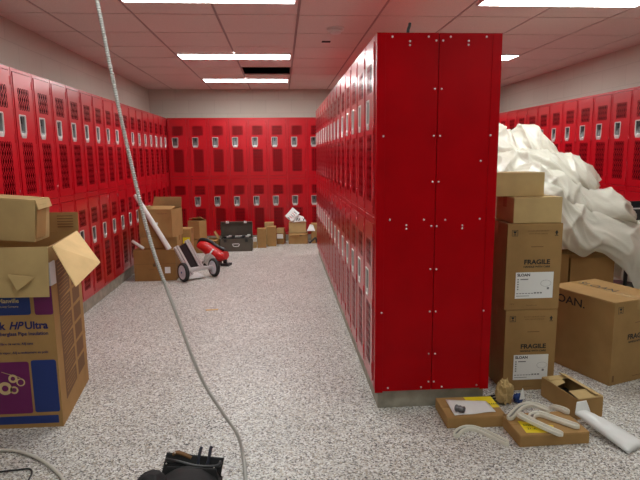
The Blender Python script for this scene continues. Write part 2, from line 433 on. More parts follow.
for i in range(16):
    y = 3.5424+W*7-W*i+.11
    locker((XR, y, B0), -PI/2, 'red two-tier steel locker in the right wall row, %s from the back corner' % ORD[i], 'lockers along the right wall')
ID = .618
for i in range(15):
    locker((0, .361+W*i, B0), -PI/2, 'red two-tier locker on the left face of the island, %s from the near end' % ORD[i], 'lockers on the left face of the island')
for i in range(15):
    locker((ID, .056+W*i, B0), PI/2, 'red two-tier locker on the right face of the island, %s from the near end' % ORD[i], 'lockers on the right face of the island')
# fillers that close the rows
tag(MB().box(WX0+.01, XL, YB-.146-.11+W+.001, WY1-.01, B0, TOP).build('locker_filler', RED), 'red filler panel in the back left corner of the lockers', 'panel')
tag(MB().box(XR, WX1-.01, 3.5424+W*7+.112, WY1-.01, B0, TOP).build('locker_filler', RED), 'red filler panel in the back right corner of the lockers', 'panel')
tag(MB().box(XL+.0135+W*16+.001, XR-.002, YB, WY1-.01, B0, TOP).build('locker_filler', RED), 'narrow red filler panel closing the right end of the back row', 'panel')
# island end panels
def end_panel(x0, x1, y0, y1, fl, label, rivets, face):
    t = empty('end_panel', label, 'panel', (0, 0, 0))
    MB().box(x0, x1, y0+.0015, y1-.0015, B0-.006, TOP, bev=.0015).build('panel_sheet', RED_END, t)
    if fl:
        MB().box(fl[0], fl[1], y0-.0015, y0+.003, B0-.012, TOP-.0005, bev=.0008).build('corner_flange', RED_END, t)
    first = None
    for (x, z) in rivets:
        if first is None:
            first = MB().lathe([(.0052, 0), (.0045, -.0028), (.0025, -.004), (0, -.0042)], axis='Y', n=10).build('screw', ZINC, t); o = first
            first['label'] = 'pale screw head'
        else:
            o = first.copy(); COL.objects.link(o); o.parent = t
        o.location = (x, face, z)
    return t
rl = [(.074, 1.917), (.16, 1.896), (.16, 1.878), (.252, 1.918), (.290, 1.900), (.288, 1.672), (.288, 1.444), (.287, 1.216), (.07, 1.025), (.247, 1.023), (.156, .997), (.156, .978), (.286, .990), (.286, .764), (.288, .537), (.288, .305), (.290, .148), (.07, .121), (.25, .118)]
rr_ = [(.324, 1.900), (.361, 1.918), (.451, 1.899), (.451, 1.881), (.540, 1.919), (.322, 1.672), (.320, 1.444), (.533, 1.318), (.318, 1.216), (.314, .989), (.358, 1.021), (.448, .991), (.448, .975), (.539, 1.023), (.318, .763), (.320, .536), (.322, .304), (.319, .147), (.363, .116), (.555, .118)]
end_panel(.0005, .3035, 0, .054, (-.0015, .041), 'plain red steel panel closing the near end of the island, left half', rl, .001)
end_panel(.3065, ID-.0005, 0, .054, (ID-.046, ID+.0015), 'plain red steel panel closing the near end of the island, right half', rr_, .001)
MBx = MB().box(.0005, ID-.0005, 4.6295, 4.645, B0, TOP).build('end_panel', RED_END); tag(MBx, 'red steel panel closing the far end of the island', 'panel')
# two odd screws on the wide flanges
for (x, z, s_) in ((.033, 1.444, 'left edge, upper'), (.032, .538, 'left edge, lower'), (.577, 1.445, 'right edge, upper'), (.577, .534, 'right edge, lower')):
    tag(MB().lathe([(.0052, 0), (.0045, -.0028), (0, -.0042)], c=(x, -.0017, z), axis='Y', n=10).build('screw', ZINC), 'pale screw head on the end of the island, %s' % s_, 'screw')
tag(MB().sweep(smooth_path([(.155, .03, TOP+.002), (.157, .028, TOP+.02), (.163, .03, TOP+.036), (.166, .035, TOP+.05)]), circ(.0075, 10)).build('cable_stub', BLACKP), 'short black cable end sticking up from the top of the island', 'cable')

# ------------------------------------------------------------------ cartons
def wobble(o, amp=.003, fr=5):
    for v_ in o.data.vertices:
        n_ = noise.noise_vector(v_.co*fr+Vector((hash(o.name) % 7, 0, 0))); v_.co += n_*amp
def cbox(w_, d_, h_, cuts=5, bev=.003):
    mb = MB().box(-w_/2, w_/2, -d_/2, d_/2, 0, h_, bev=bev)
    return mb
def carton(label, size, loc, rz=0, m_=CARD, seam='x', tape=True, group=None, name='cardboard_box', cat='box', gap=.004):
    w_, d_, h_ = size; t = empty(name, label, cat, loc, rz, group)
    cbox(w_, d_, h_-.004).build('body', m_, t)
    e_ = .001
    if seam == 'x':
        for s_ in (-1, 1):
            ya, yb = sorted((s_*gap/2, s_*(d_/2-e_)))
            MB().box(-w_/2+e_, w_/2-e_, ya, yb, h_-.004, h_, bev=.001).build('flap', m_, t)
        if tape: MB().box(-w_/2-.001, w_/2+.001, -.025, .025, h_-.0005, h_+.0006).box(-w_/2-.001, -w_/2, -.025, .025, h_-.06, h_).box(w_/2, w_/2+.001, -.025, .025, h_-.06, h_).build('tape', TAPE, t)
    else:
        for s_ in (-1, 1):
            xa, xb = sorted((s_*gap/2, s_*(w_/2-e_)))
            MB().box(xa, xb, -d_/2+e_, d_/2-e_, h_-.004, h_, bev=.001).build('flap', m_, t)
        if tape: MB().box(-.025, .025, -d_/2-.001, d_/2+.001, h_-.0005, h_+.0006).box(-.025, .025, -d_/2-.001, -d_/2, h_-.06, h_).build('tape', TAPE, t)
    return t
def open_carton(label, size, loc, rz=0, m_=CARD, flaps=(), group=None, th=.005, name='cardboard_box', cat='box', fm=None):
    """flaps: (side 'f','b','l','r', angle deg outwards from vertical up, length)"""
    w_, d_, h_ = size; t = empty(name, label, cat, loc, rz, group)
    mb = MB(); mb.box(-w_/2, w_/2, -d_/2, -d_/2+th, 0, h_, bev=.001).box(-w_/2, w_/2, d_/2-th, d_/2, 0, h_, bev=.001)
    mb.box(-w_/2, -w_/2+th, -d_/2+th, d_/2-th, 0, h_).box(w_/2-th, w_/2, -d_/2+th, d_/2-th, 0, h_).box(-w_/2+th, w_/2-th, -d_/2+th, d_/2-th, 0, th)
    mb.build('body', m_, t)
    for (sd, ang, ln) in flaps:
        k = math.radians(ang); out, up_ = math.sin(k)*ln, math.cos(k)*ln
        if sd in 'fb':
            s_ = -1 if sd == 'f' else 1; y0 = s_*d_/2
            q = [(-w_/2+.004, y0, h_+.001), (w_/2-.004, y0, h_+.001), (w_/2-.008, y0+s_*out, h_+up_), (-w_/2+.008, y0+s_*out, h_+up_)]
        else:
            s_ = -1 if sd == 'l' else 1; x0 = s_*w_/2
            q = [(x0, -d_/2+.004, h_+.001), (x0, d_/2-.004, h_+.001), (x0+s_*out, d_/2-.008, h_+up_), (x0+s_*out, -d_/2+.008, h_+up_)]
        MB().plate(q, .004).build('flap', fm or m_, t)
    return t

# --- pipe insulation carton, front left (built in world coordinates)
J = empty('insulation_carton', 'tall printed pipe insulation carton with open flaps at the front left', 'box', (-1.86, .25, 0))
def jw(o): o.location = (1.86, -.25, 0); return o       # children are modelled in world coordinates
FX0, FX1, FY, JH = -2.125, -1.608, -.036, .925
foot = [(FX0, FY), (FX1, FY), (-1.686, .56), (-2.14, .56)]
mb = MB(); th = .006
bm = mb.bm
inn = [(FX0+th, FY+th), (FX1-th, FY+th), (-1.686-th, .56-th), (-2.14+th, .56-th)]
ob = [bm.verts.new((*p_, 0)) for p_ in foot]; ot = [bm.verts.new((*p_, JH)) for p_ in foot]; it = [bm.verts.new((*p_, JH)) for p_ in inn]; ib = [bm.verts.new((*p_, .01)) for p_ in inn]
for i in range(4):
    k = (i+1) % 4
    bm.faces.new([ob[i], ob[k], ot[k], ot[i]]); bm.faces.new([ot[i], ot[k], it[k], it[i]]); bm.faces.new([it[i], it[k], ib[k], ib[i]])
bm.faces.new(ob[::-1]); bm.faces.new(ib)
jw(mb.build('body', CARD, J))
def decal(parent, name, m_, x0, x1, z0, z1, y, rad=.012):
    mb = MB(); rad = min(rad, (z1-z0)/2.01, (x1-x0)/2.01); pts = []
    for (cx, cz, a0) in ((x1-rad, z1-rad, 0), (x0+rad, z1-rad, 90), (x0+rad, z0+rad, 180), (x1-rad, z0+rad, 270)):
        for k in range(5):
            t_ = math.radians(a0+k*22.5); pts.append((cx+rad*math.cos(t_), y, cz+rad*math.sin(t_)))
    mb.face(pts); return mb.build(name, m_, parent)
yd = FY-.0006
jw(decal(J, 'printed_panel', INK_BL, FX0+.01, -1.716, .592, .90, yd)); jw(decal(J, 'printed_panel', INK_P, -1.698, FX1-.002, .590, .90, yd))
jw(decal(J, 'printed_panel', INK_P, FX0+.01, -1.750, .078, .352, yd)); jw(decal(J, 'printed_panel', INK_BL, -1.740, -1.618, .082, .358, yd))
jw(decal(J, 'printed_panel', INK_BL, FX0+.004, -1.628, .022, .064, yd, .004))
def jt(s_, size, m_, x, z, al='RIGHT', bold=0, sx=1, shear=0):
    o = text(s_, size, m_, J, (x+1.86, yd-.0006-.25, z), align=al, bold=bold, sx=sx, shear=shear); return o
jt('Micro-Lok', .053, INK_NAVY, -1.847, .521, bold=.0016, sx=.96)
jt('HP', .053, INK_NAVY, -1.765, .521, bold=.0016, sx=.96, shear=.35)
jt('Ultra', .053, INK_NAVY, -1.641, .521, bold=.0016, sx=1.0)
jt('Fiberglass Pipe Insulation', .0265, INK_NAVY, -1.642, .488, bold=.0004, sx=.93)
jt('fibre de verre, ASJ sans', .0165, INK_NAVY, -1.720, .440, bold=.0002)
jt('para vapor, ASJ a rev\u00eatement en polis', .0165, INK_NAVY, -1.650, .394, bold=.0002)
jt('Johns Manville', .030, CREAM, -1.768, .655, bold=.0006)
jt('A Berkshire Hathaway Company', .013, CREAM, -1.772, .632)
for (x, z, r0, r1) in ((-1.833, .265, .022, .011), (-1.797, .245, .021, .015), (-1.832, .205, .020, .012), (-1.875, .215, .034, .016), (-1.93, .28, .03, .014), (-1.96, .2, .04, .02)):
    mb = MB(); ring_face(mb, [(x+r0*math.cos(t_), 0, z+r0*math.sin(t_)) for t_ in [2*PI*k/24 for k in range(24)]], [(x+r1*math.cos(t_), 0, z+r1*math.sin(t_)) for t_ in [2*PI*k/24 for k in range(24)]])
    o = mb.build('printed_ring', CREAM, J); o.location = (1.86, yd-.0006-.25, 0)
for (p0, p1) in (((-1.885, .300), (-1.797, .268)),):
    mb = MB(); mb.plate([(p0[0], 0, p0[1]), (p1[0], 0, p1[1]), (p1[0], 0, p1[1]+.003), (p0[0], 0, p0[1]+.003)], .0002); o = mb.build('printed_line', CREAM, J); o.location = (1.86, yd-.0006-.25, 0)
# printed side with dense brown instructions
def side_pt(t_, z): return Vector((FX1+(-1.686-FX1)*t_+.0008, FY+(.56-FY)*t_, z))
for k in range(7):
    z1 = .84-k*.105; z0 = z1-.088
    mb = MB().face([side_pt(.16, z0-.02), side_pt(.55, z0), side_pt(.55, z1), side_pt(.16, z1)])
    for q in range(5): pass
    jw(mb.build('printed_text_block', INK_B, J))
    mb = MB().face([side_pt(.62, z0), side_pt(.88, z0+.005), side_pt(.88, z1), side_pt(.62, z1)])
    jw(mb.build('printed_text_block', INK_B, J))
    mb = MB()
    for q in range(4):
        zz = z0+.010+q*.019; mb.face([side_pt(.2, zz)+Vector((.0005, 0, 0)), side_pt(.5, zz+.004)+Vector((.0005, 0, 0)), side_pt(.5, zz+.008)+Vector((.0005, 0, 0)), side_pt(.2, zz+.004)+Vector((.0005, 0, 0))])
    jw(mb.build('printed_line', CARD, J))
# flaps
fl = MB(); n1 = 14
fl = MB().plate([(FX0-.01, FY-.030, .692), (FX1+.004, FY-.038, .690), (FX1+.002, FY-.004, .930), (FX0, FY-.004, .930)], .006)
jw(fl.build('front_flap', CARD_L, J))['label'] = 'plain front flap folded down over the print'
jw(MB().plate([(-1.790, FY-.038, .805), (-1.740, FY-.060, .728), (-1.664, FY-.042, .788), (-1.73, FY-.036, .80)], .003).build('torn_piece', CARD_L, J))
jw(MB().plate([(FX1+.018, -.035, .930), (FX1+.150, -.130, .748), (FX1+.180, .14, .810), (FX1-.008, .36, .950)], .005).build('side_flap', CARD_FLAP, J))['label'] = 'light square flap hanging out to the right'
jw(MB().plate([(-2.13, .557, .925), (-1.675, .557, .925), (-1.678, .575, 1.035), (-2.13, .575, 1.035)], .005).build('back_flap', CARD, J))
mb = MB()
for q in range(5): mb.box(-1.79, -1.70, .545, .5455, .95+q*.016, .955+q*.016)
jw(mb.build('printed_line', INK_B, J))
jw(MB().box(FX1-.03, FX1+.0015, FY-.0035, FY+.06, .735, .85, bev=.001).build('tape', TAPE_S, J))['label'] = 'crinkled silver tape at the corner'
# smaller plain carton lying on top
t = carton('plain pale carton resting on top of the open insulation carton', (.44, .19, .215), (-1.955, .20, .938), math.radians(2), CARD_L, seam='x', tape=False)
t.rotation_euler = (0, math.radians(5), math.radians(2)); t.location.z = .948
MB().plate([(.221, -.090, .015), (.221, .03, .015), (.226, .03, .19), (.226, -.090, .19)], .003).build('end_flap', CARD, t)
MB().plate([(.221, -.092, .212), (.221, .088, .212), (.236, .088, .172), (.236, -.092, .168)], .004).build('end_flap', CARD_L, t)

# --- left stack at mid distance
def words(t, s_, size, x, z, y, m_=INK, al='LEFT', bold=0, sx=1): return text(s_, size, m_, t, (x, y, z), align=al, bold=bold, sx=sx)
t = carton('large brown carton with small white sticker, lowest of the stack by the left lockers', (.450, .36, .345), (-1.878, 3.41, 0), 0, CARD_D)
MB().box(.105, .165, -.1812, -.1805, .085, .155).build('sticker', WLAB, t)
MB().lathe([(.022, 0), (.0, -.0004)], c=(-.0, -.1806, .18), axis='Y', n=20).build('printed_mark', INK_B, t)
words(t, 'MADE IN USA', .02, -.06, .125, -.1809, INK_B)
MB().box(-.225, .225, -.1806, -.1800, .19, .193).build('crease', INK_B, t)
carton('low brown carton squeezed between the two big cartons of the left stack', (.40, .30, .125), (-1.85, 3.50, .347), 0, CARD)
t = open_carton('open brown carton on top of the stack by the left lockers', (.385, .30, .305), (-1.840, 3.475, .474), math.radians(-12), CARD, [('f', -80, .15), ('l', -75, .12)])
MB().plate([(-.165, .148, .306), (.188, .148, .306), (.200, .13, .425), (-.125, .14, .425)], .004).build('flap', CARD_L, t)
MB().box(-.025, .03, -.1518, -.1506, .14, .165).build('sticker', WLAB, t)
words(t, 'THIS SIDE UP', .020, .02, .255, -.1512, INK_B)
t = empty('white_tube', 'long white tube leaning on the left carton stack', 'tube', (-1.85, 3.24, .347))
MB().cyl((.13, .02, -.0), (-.215, .075, .60), .029, .024, n=20, caps=False).cyl((.13, .02, 0), (-.215, .075, .60), .026, .021, n=20, caps=False).build('tube_wall', WLAB, t)
mb = MB(); mb.cyl((-2.115, 3.27, .445), (-1.990, 3.24, .364), .016, n=14); tag(mb.build('white_offcut', WLAB), 'short white tube offcut lying on the edge of the lowest left carton', 'tube')
t = carton('narrow carton with a yellow label behind the left stack', (.13, .20, .50), (-1.63, 3.86, 0), 0, CARD)
MB().box(-.03, .055, -.1012, -.1004, .33, .40).build('label_sticker', YLAB, t)
carton('brown carton standing against the back left lockers', (.24, .26, .19), (-1.69, 5.05, 0), 0, CARD_D)
t = carton('slanted brown carton on top of another beside the back left lockers', (.20, .17, .26), (-1.685, 5.05, .192), math.radians(-28), CARD, tape=False)
MB().plate([(-.10, .08, .262), (.10, .08, .262), (.10, -.05, .32), (-.10, -.05, .29)], .004).build('flap', CARD_L, t)
t = open_carton('small open carton left of the grey toolbox with a raised flap', (.16, .20, .175), (-1.475, 5.12, 0), 0, CARD, [('r', -30, .12), ('f', 100, .06)])

# --- wheeled hand truck
t = empty('hand_truck', 'small silver hand truck on two spoked wheels beside the left cartons', 'hand truck', (-1.41, 3.28, 0), math.radians(38))
def wheel(x, rad):
    wt = MB().lathe([(rad-.028, -.018), (rad-.01, -.022), (rad, -.012), (rad, .012), (rad-.01, .022), (rad-.028, .018), (rad-.028, -.018)], c=(x, 0, rad), axis='X', n=32).build('wheel', RUBBER, t)
    hb = MB().lathe([(.0, -.024), (.020, -.024), (.026, -.019), (rad-.036, -.019), (rad-.030, -.023), (rad-.027, -.018), (rad-.027, .018), (rad-.030, .023), (rad-.036, .019), (.026, .019), (.02, .024), (0, .024)], c=(x, 0, rad), axis='X', n=28).build('hub', HUB, wt)
    MB().lathe([(.012, -.026), (.012, .026)], c=(x, 0, rad), axis='X', n=12).build('axle_cap', BLUEP, wt)
wheel(-.19, .105); wheel(.19, .105)
MB().cyl((-.17, 0, .105), (.17, 0, .105), .012, n=14).box(-.165, .165, -.02, .02, .11, .13).build('axle', ALU, t)
rt = Matrix.Rotation(math.radians(-14), 3, 'X') @ Matrix.Rotation(math.radians(-21), 3, 'Y')
mb = MB()
for x in (-.13, -.098, .02, .048): mb.box(x-.012, x+.012, -.018, .018, 0.10, .46, bev=.003, rot=(rt, Vector((0, 0, .11))))
mb.build('frame', ALU, t)
MB().box(-.09, .008, -.006, .006, .14, .44, bev=.002, rot=(rt, Vector((0, 0, .11)))).build('back_plate', BLACKP, t)
MB().cyl((-.15, .0, .13), (.04, .0, .13), .014, n=12).build('cross_tube', ALU, t)
MB().plate([(-.14, -.02, .02), (.05, -.02, .02), (.05, .13, .045), (-.14, .13, .045)], .006).build('toe_plate', ALU, t)
# --- red power tool
t = empty('power_saw', 'red and black power saw lying on the floor behind the hand truck', 'power tool', (-1.36, 4.05, 0), math.radians(-16))
mb = MB(); mb.sweep(smooth_path([(-.16, 0, .26), (-.08, 0, .23), (.02, 0, .165), (.12, 0, .125), (.19, 0, .13)]), [(x*.09, z*.07) for x, z in circ(1, 14)], scale=lambda i: (1, .7+.5*math.sin(min(1, i/30)*PI)))
mb.build('housing', REDP, t)
MB().sweep(smooth_path([(-.19, 0, .23), (-.14, 0, .32), (-.02, 0, .30), (.08, 0, .235), (.17, 0, .20)]), circ(.022, 12)).build('handle', BLACKP, t)
for dy in (-.05, .05): MB().sweep([(-.10, dy-.04, .02), (-.02, dy-.05, .12), (.06, dy-.05, .22)], circ(.01, 10)).build('guide_rod', ALU, t)
MB().lathe([(.075, -.006), (.08, 0), (.075, .006)], c=(.0, -.085, .085), axis='Y', n=28).build('blade_guard', ALU, t)
MB().box(.13, .24, -.06, .06, 0, .03, bev=.006).box(.15, .19, -.02, .02, .03, .11, bev=.004).build('foot', BLACKP, t)
MB().box(-.12, .1, -.05, .07, 0, .05, bev=.006).build('base', DARK, t)

# --- toolbox
t = empty('toolbox', 'grey metal toolbox standing open and full of tools at the back lockers', 'toolbox', (-1.141, 5.12, 0), 0)
w_, d_, h_ = .458, .24, .182
mb = MB(); mb.box(-w_/2, w_/2, -d_/2, -d_/2+.006, 0, h_, bev=.001).box(-w_/2, w_/2, d_/2-.006, d_/2, 0, h_, bev=.001).box(-w_/2, -w_/2+.006, -d_/2, d_/2, 0, h_).box(w_/2-.006, w_/2, -d_/2, d_/2, 0, h_).box(-w_/2, w_/2, -d_/2, d_/2, 0, .006)
mb.box(-w_/2-.002, w_/2+.002, -d_/2-.003, -d_/2+.006, h_-.02, h_+.003)
mb.build('body', TBOX, t)
lid = MB().box(-w_/2, w_/2, d_/2+.001, d_/2+.007, h_, .405, bev=.001).box(-w_/2, w_/2, d_/2-.06, d_/2+.001, .399, .405).box(-w_/2, -w_/2+.006, d_/2-.06, d_/2, h_+.01, .405).box(w_/2-.006, w_/2, d_/2-.06, d_/2, h_+.01, .405).build('lid', TBOX, t)
for x in (-.13, .13): MB().box(x-.022, x+.022, d_/2-.066, d_/2-.060, .385, .418, bev=.002).build('latch', ALU, lid)
MB().sweep(smooth_path([(-.045, -d_/2-.006, .095), (-.04, -d_/2-.02, .112), (.04, -d_/2-.02, .112), (.045, -d_/2-.006, .095), (.03, -d_/2-.02, .078), (-.03, -d_/2-.02, .078), (-.045, -d_/2-.006, .095)]), circ(.005, 8)).build('handle', ALU, t)
for x in (-.15, .15): MB().box(x-.02, x+.02, -d_/2-.009, -d_/2-.003, .135, .178, bev=.002).build('catch', DARK, t)
for k in range(9):
    x = -.2+k*.05; ang = random.uniform(-.6, .6); L = .08; z = .178+random.uniform(0, .02)
    dx, dy = math.cos(ang)*L/2, math.sin(ang)*L/2; x = max(-.17, min(.17, x))
    tl = MB().cyl((-dx, -dy, 0), (dx*.2, dy*.2, .008), .007, n=8).box(dx*.2-.024, dx*.2+.024, dy*.2-.016, dy*.2+.016, 0, .028, bev=.004).build('wrench', STEEL if k % 3 else BLACKP)
    tl.location = (-1.141+x, 5.12-.03+.03*(k % 3), z)
    tag(tl, '%s hand tool in the open toolbox, %s from its left end' % ('steel' if k % 3 else 'black', ORD[k]), 'tool', 'tools in the toolbox')
# tray holding them
MB().box(-w_/2+.008, w_/2-.008, -d_/2+.008, d_/2-.008, .166, .172).build('tray', DARK, t)

# --- small cartons along the back lockers
carton('slim upright carton standing left of its neighbour at the back lockers', (.13, .15, .285), (-.783, 5.33, 0), 0, CARD)
carton('taller upright carton right of the slim one at the back lockers', (.135, .15, .298), (-.636, 5.44, 0), 0, CARD)
carton('pale upright carton peeking out behind the two slim cartons at the back', (.14, .12, .34), (-.675, 5.62, 0), 0, CARD_L)
t = carton('small carton wearing white paper right of the upright pair', (.115, .14, .17), (-.495, 5.63, 0), math.radians(-12), CARD_D)
MB().box(-.05, .045, -.0722, -.0708, .09, .16).build('sticker', WLAB, t)
carton('small tan carton stacked on the little papered carton', (.11, .12, .07), (-.50, 5.63, .172), math.radians(-12), CARD_L)
carton('tiny white and tan carton between the toolbox and the upright cartons', (.05, .12, .09), (-.885, 5.32, 0), 0, CARD_L)
tag(MB().box(-.912, -.858, 5.27, 5.37, .093, .15, bev=.006).build('paper_wad', WLAB), 'white paper wad on the tiny carton beside the toolbox', 'paper')
t = open_carton('torn open carton at the bottom of the papered stack by the back lockers', (.295, .22, .168), (-.232, 5.66, 0), 0, CARD, [('f', 150, .035)])
MB().plate([(-.03, -.112, .158), (.10, -.112, .160), (.085, -.1115, .135), (.03, -.1115, .122)], .001).build('tear', INK, t)
carton('middle carton of the stack topped with printed sheets at the back', (.262, .18, .160), (-.240, 5.66, .170), 0, CARD_L)
def crumple(name, label, cat, quad, m_, amp=.01, n_=10, fr=14, parent=None, th=.0012, group=None, off=0):
    q = [Vector(p_) for p_ in quad]; bm = bmesh.new(); g_ = []
    nr = (q[1]-q[0]).cross(q[3]-q[0]).normalized()
    for i in range(n_+1):
        row = []
        for j in range(n_+1):
            u, v_ = i/n_, j/n_; p_ = (q[0].lerp(q[1], u)).lerp(q[3].lerp(q[2], u), v_)
            row.append(bm.verts.new(p_+nr*amp*(noise.noise(p_*fr+Vector((off, 0, 0)))+abs(noise.noise(p_*fr*.6+Vector((9, off, 0))))*1.2)))
        g_.append(row)
    for i in range(n_):
        for j in range(n_): bm.faces.new([g_[i][j], g_[i+1][j], g_[i+1][j+1], g_[i][j+1]]).smooth = True
    ext = bmesh.ops.extrude_face_region(bm, geom=list(bm.faces))
    bmesh.ops.translate(bm, verts=[v_ for v_ in ext['geom'] if isinstance(v_, bmesh.types.BMVert)], vec=nr*th)
    bmesh.ops.recalc_face_normals(bm, faces=bm.faces)
    me = bpy.data.meshes.new(name); bm.to_mesh(me); bm.free(); me.materials.append(m_)
    o = bpy.data.objects.new(name, me); COL.objects.link(o)
    if parent: o.parent = parent
    if label: tag(o, label, cat, group)
    return o
pa = crumple('instruction_sheet', 'white sheet printed in red and black, upper left on the back carton stack', 'paper', [(-.43, 5.60, .43), (-.33, 5.55, .34), (-.20, 5.62, .47), (-.31, 5.66, .555)], WLAB, .02)
for k in range(5): MB().plate([(-.392+k*.025, 5.576+.004*k, .415+k*.02), (-.352+k*.025, 5.560+.004*k, .378+k*.02), (-.349+k*.025, 5.560+.004*k, .386+k*.02), (-.389+k*.025, 5.576+.004*k, .424+k*.02)], .001).build('printed_line', REDP if k % 2 else INK, pa)
pb = crumple('instruction_sheet', 'white sheet with black print, hanging lower right on the back carton stack', 'paper', [(-.32, 5.57, .335), (-.10, 5.57, .345), (-.15, 5.62, .42), (-.28, 5.62, .46)], WLAB, .02, off=3)
for k in range(4): MB().plate([(-.265+k*.035, 5.560, .365), (-.252+k*.035, 5.560, .360), (-.225+k*.035, 5.578, .400), (-.238+k*.035, 5.578, .405)], .001).build('printed_line', INK, pb)
carton('tan carton half hidden behind the far end of the island', (.20, .20, .30), (.075, 5.68, 0), 0, CARD)
crumple('paper_sheet', 'white paper draped on the tan carton by the far end of the island', 'paper', [(-.10, 5.535, .20), (.03, 5.535, .20), (.0, 5.565, .29), (-.05, 5.565, .30)], WLAB, .01, off=5)
tag(MB().sweep(smooth_path([(-.06, 5.50, .02), (-.02, 5.47, .06), (.03, 5.48, .10), (.05, 5.50, .03)]), circ(.014, 10)).build('rubber_strap', BLACKP), 'black strap lying in front of the tan carton at the back', 'strap')

# ------------------------------------------------------------------ right aisle cartons
def cup_icon(t, x, y, z, s_=.034):
    mb = MB(); h = s_/2; k = .0022
    mb.box(x-h, x+h, y-.0006, y, z-h, z-h+k).box(x-h, x+h, y-.0006, y, z+h-k, z+h).box(x-h, x-h+k, y-.0006, y, z-h, z+h).box(x+h-k, x+h, y-.0006, y, z-h, z+h)
    mb.face([(x-h*.6, y-.0007, z+h*.65), (x+h*.6, y-.0007, z+h*.65), (x+h*.3, y-.0007, z), (x-h*.3, y-.0007, z)]); mb.face([(x-.0015, y-.0007, z-h*.5), (x+.0015, y-.0007, z-h*.5), (x+.0015, y-.0007, z), (x-.0015, y-.0007, z)]); mb.face([(x-h*.45, y-.0007, z-h*.65), (x+h*.45, y-.0007, z-h*.65), (x+h*.45, y-.0007, z-h*.45), (x-h*.45, y-.0007, z-h*.45)])
    return mb.build('fragile_symbol', INK, t, recalc=False)
def arrow_icon(t, x, y, z, s_=.034):
    h = s_/2; mb = MB(); mb.face([(x-h*.62, y-.0007, z+h*.1), (x+h*.62, y-.0007, z+h*.1), (x, y-.0007, z+h)]); mb.face([(x-h*.28, y-.0007, z-h*.55), (x+h*.28, y-.0007, z-h*.55), (x+h*.28, y-.0007, z+h*.1), (x-h*.28, y-.0007, z+h*.1)]); mb.face([(x-h*.6, y-.0007, z-h*.9), (x+h*.6, y-.0007, z-h*.9), (x+h*.6, y-.0007, z-h*.72), (x-h*.6, y-.0007, z-h*.72)])
    return mb.build('up_arrow', INK, t, recalc=False)
def fragile_face(t, w_, y, h_, title='SLOAN'):
    cup_icon(t, -w_/2+.042, y, h_-.052); arrow_icon(t, w_/2-.036, y, h_-.055)
    words(t, 'FRAGILE', .036, .018, h_-.228, y-.0006, INK, 'CENTER', .0012, 1.12)
    words(t, 'HANDLE WITH CARE', .0145, .018, h_-.248, y-.0006, INK, 'CENTER', .0004, 1.1)
    words(t, 'DO NOT DROP OR CRUSH', .010, .018, h_-.045, y-.0006, INK_B, 'CENTER'); words(t, 'KEEP CARTON UPRIGHT', .010, .018, h_-.060, y-.0006, INK_B, 'CENTER')
    MB().box(-.02, .05, y-.0006, y, h_-.132, h_-.128).build('hand_slot', INK_B, t)
    lb = MB().box(-w_/2+.058, w_/2-.040, y-.001, y, .065, .215).build('shipping_label', WLAB, t)
    words(lb, title, .021, -w_/2+.066, .193, y-.0014, INK, 'LEFT', .0007, 1.1)
    mb = MB()
    for k in range(5): mb.box(-w_/2+.068, -w_/2+.076, y-.0015, y-.001, .115+k*.014, .122+k*.014)
    mb.box(-w_/2+.085, -w_/2+.13, y-.0015, y-.001, .172, .178); mb.box(w_/2-.075, w_/2-.063, y-.0015, y-.001, .115, .127)
    for k in range(9): mb.box(-w_/2+.065+k*.017, -w_/2+.077+k*.017, y-.0015, y-.001, .092, .096 if k < 6 else .100)
    mb.box(-w_/2+.065, -w_/2+.14, y-.0015, y-.001, .078, .081)
    mb.build('printed_marks', GREY_INK, lb)
    mb = MB(); mb.sweep([(.075+.03*math.cos(q), y-.0013, .150+.018*math.sin(q)) for q in [PI*2*k/16 for k in range(17)]], circ(.0006, 4)); mb.build('line_drawing', GREY_INK, lb)
    words(t, '04/16', .012, -w_/2+.03, .03, y-.0006, INK_B); words(t, 'Recyclable carton', .009, 0, .022, y-.0006, INK_B, 'CENTER')
t = carton('tall fragile carton standing on the floor beside the island, lowest of its stack', (.302, .30, .481), (.922, .313, 0), 0, CARD_S)
fragile_face(t, .302, -.1502, .481)
t = carton('tall fragile carton stacked second from the floor beside the island', (.316, .30, .489), (.918, .313, .4825), 0, CARD_S)
fragile_face(t, .316, -.1502, .489)
t = carton('shallow plain carton on top of the two fragile cartons', (.275, .24, .142), (.930, .290, .973), 0, CARD_L)
t = carton('plain carton crowning the stack beside the island', (.290, .22, .132), (.846, .345, 1.117), 0, CARD_L)
# big carton, turned
rz = math.radians(19); bw, bd, bh = .42, .49, .503
cx = 1.415+math.cos(rz)*bw/2-math.sin(rz)*bd/2; cy = .168+math.sin(rz)*bw/2+math.cos(rz)*bd/2
t = carton('big brown fragile carton turned askew on the floor under the plastic sheeting', (bw, bd, bh), (cx, cy, 0), rz, CARD_S, seam='y')
cup_icon(t, -bw/2+.05, -bd/2-.0002, bh-.05, .04); words(t, 'FRAGILE', .042, .0, bh-.235, -bd/2-.0008, INK, 'CENTER', .0014, 1.12); words(t, 'HANDLE WITH CARE', .016, .0, bh-.258, -bd/2-.0008, INK, 'CENTER', .0004)
words(t, 'Recyclable carton', .012, -.02, .03, -bd/2-.0008, INK_B); MB().box(-bw/2+.02, -bw/2+.035, -bd/2-.0008, -bd/2, .02, .06).build('printed_marks', INK_B, t)
MB().box(-.03, .06, -bd/2-.0008, -bd/2, bh-.14, bh-.136).build('hand_slot', INK_B, t)
text('SLOAN.', .070, INK, t, (-bw/2-.0008, -.045, bh-.085), (PI/2, 0, -PI/2), 'RIGHT', bold=.001, sx=1.25)
text('SLOAN', .085, INK, t, (-.0, .07, bh+.0012), (0, 0, math.radians(-90)), 'CENTER', bold=.0002, sx=1)
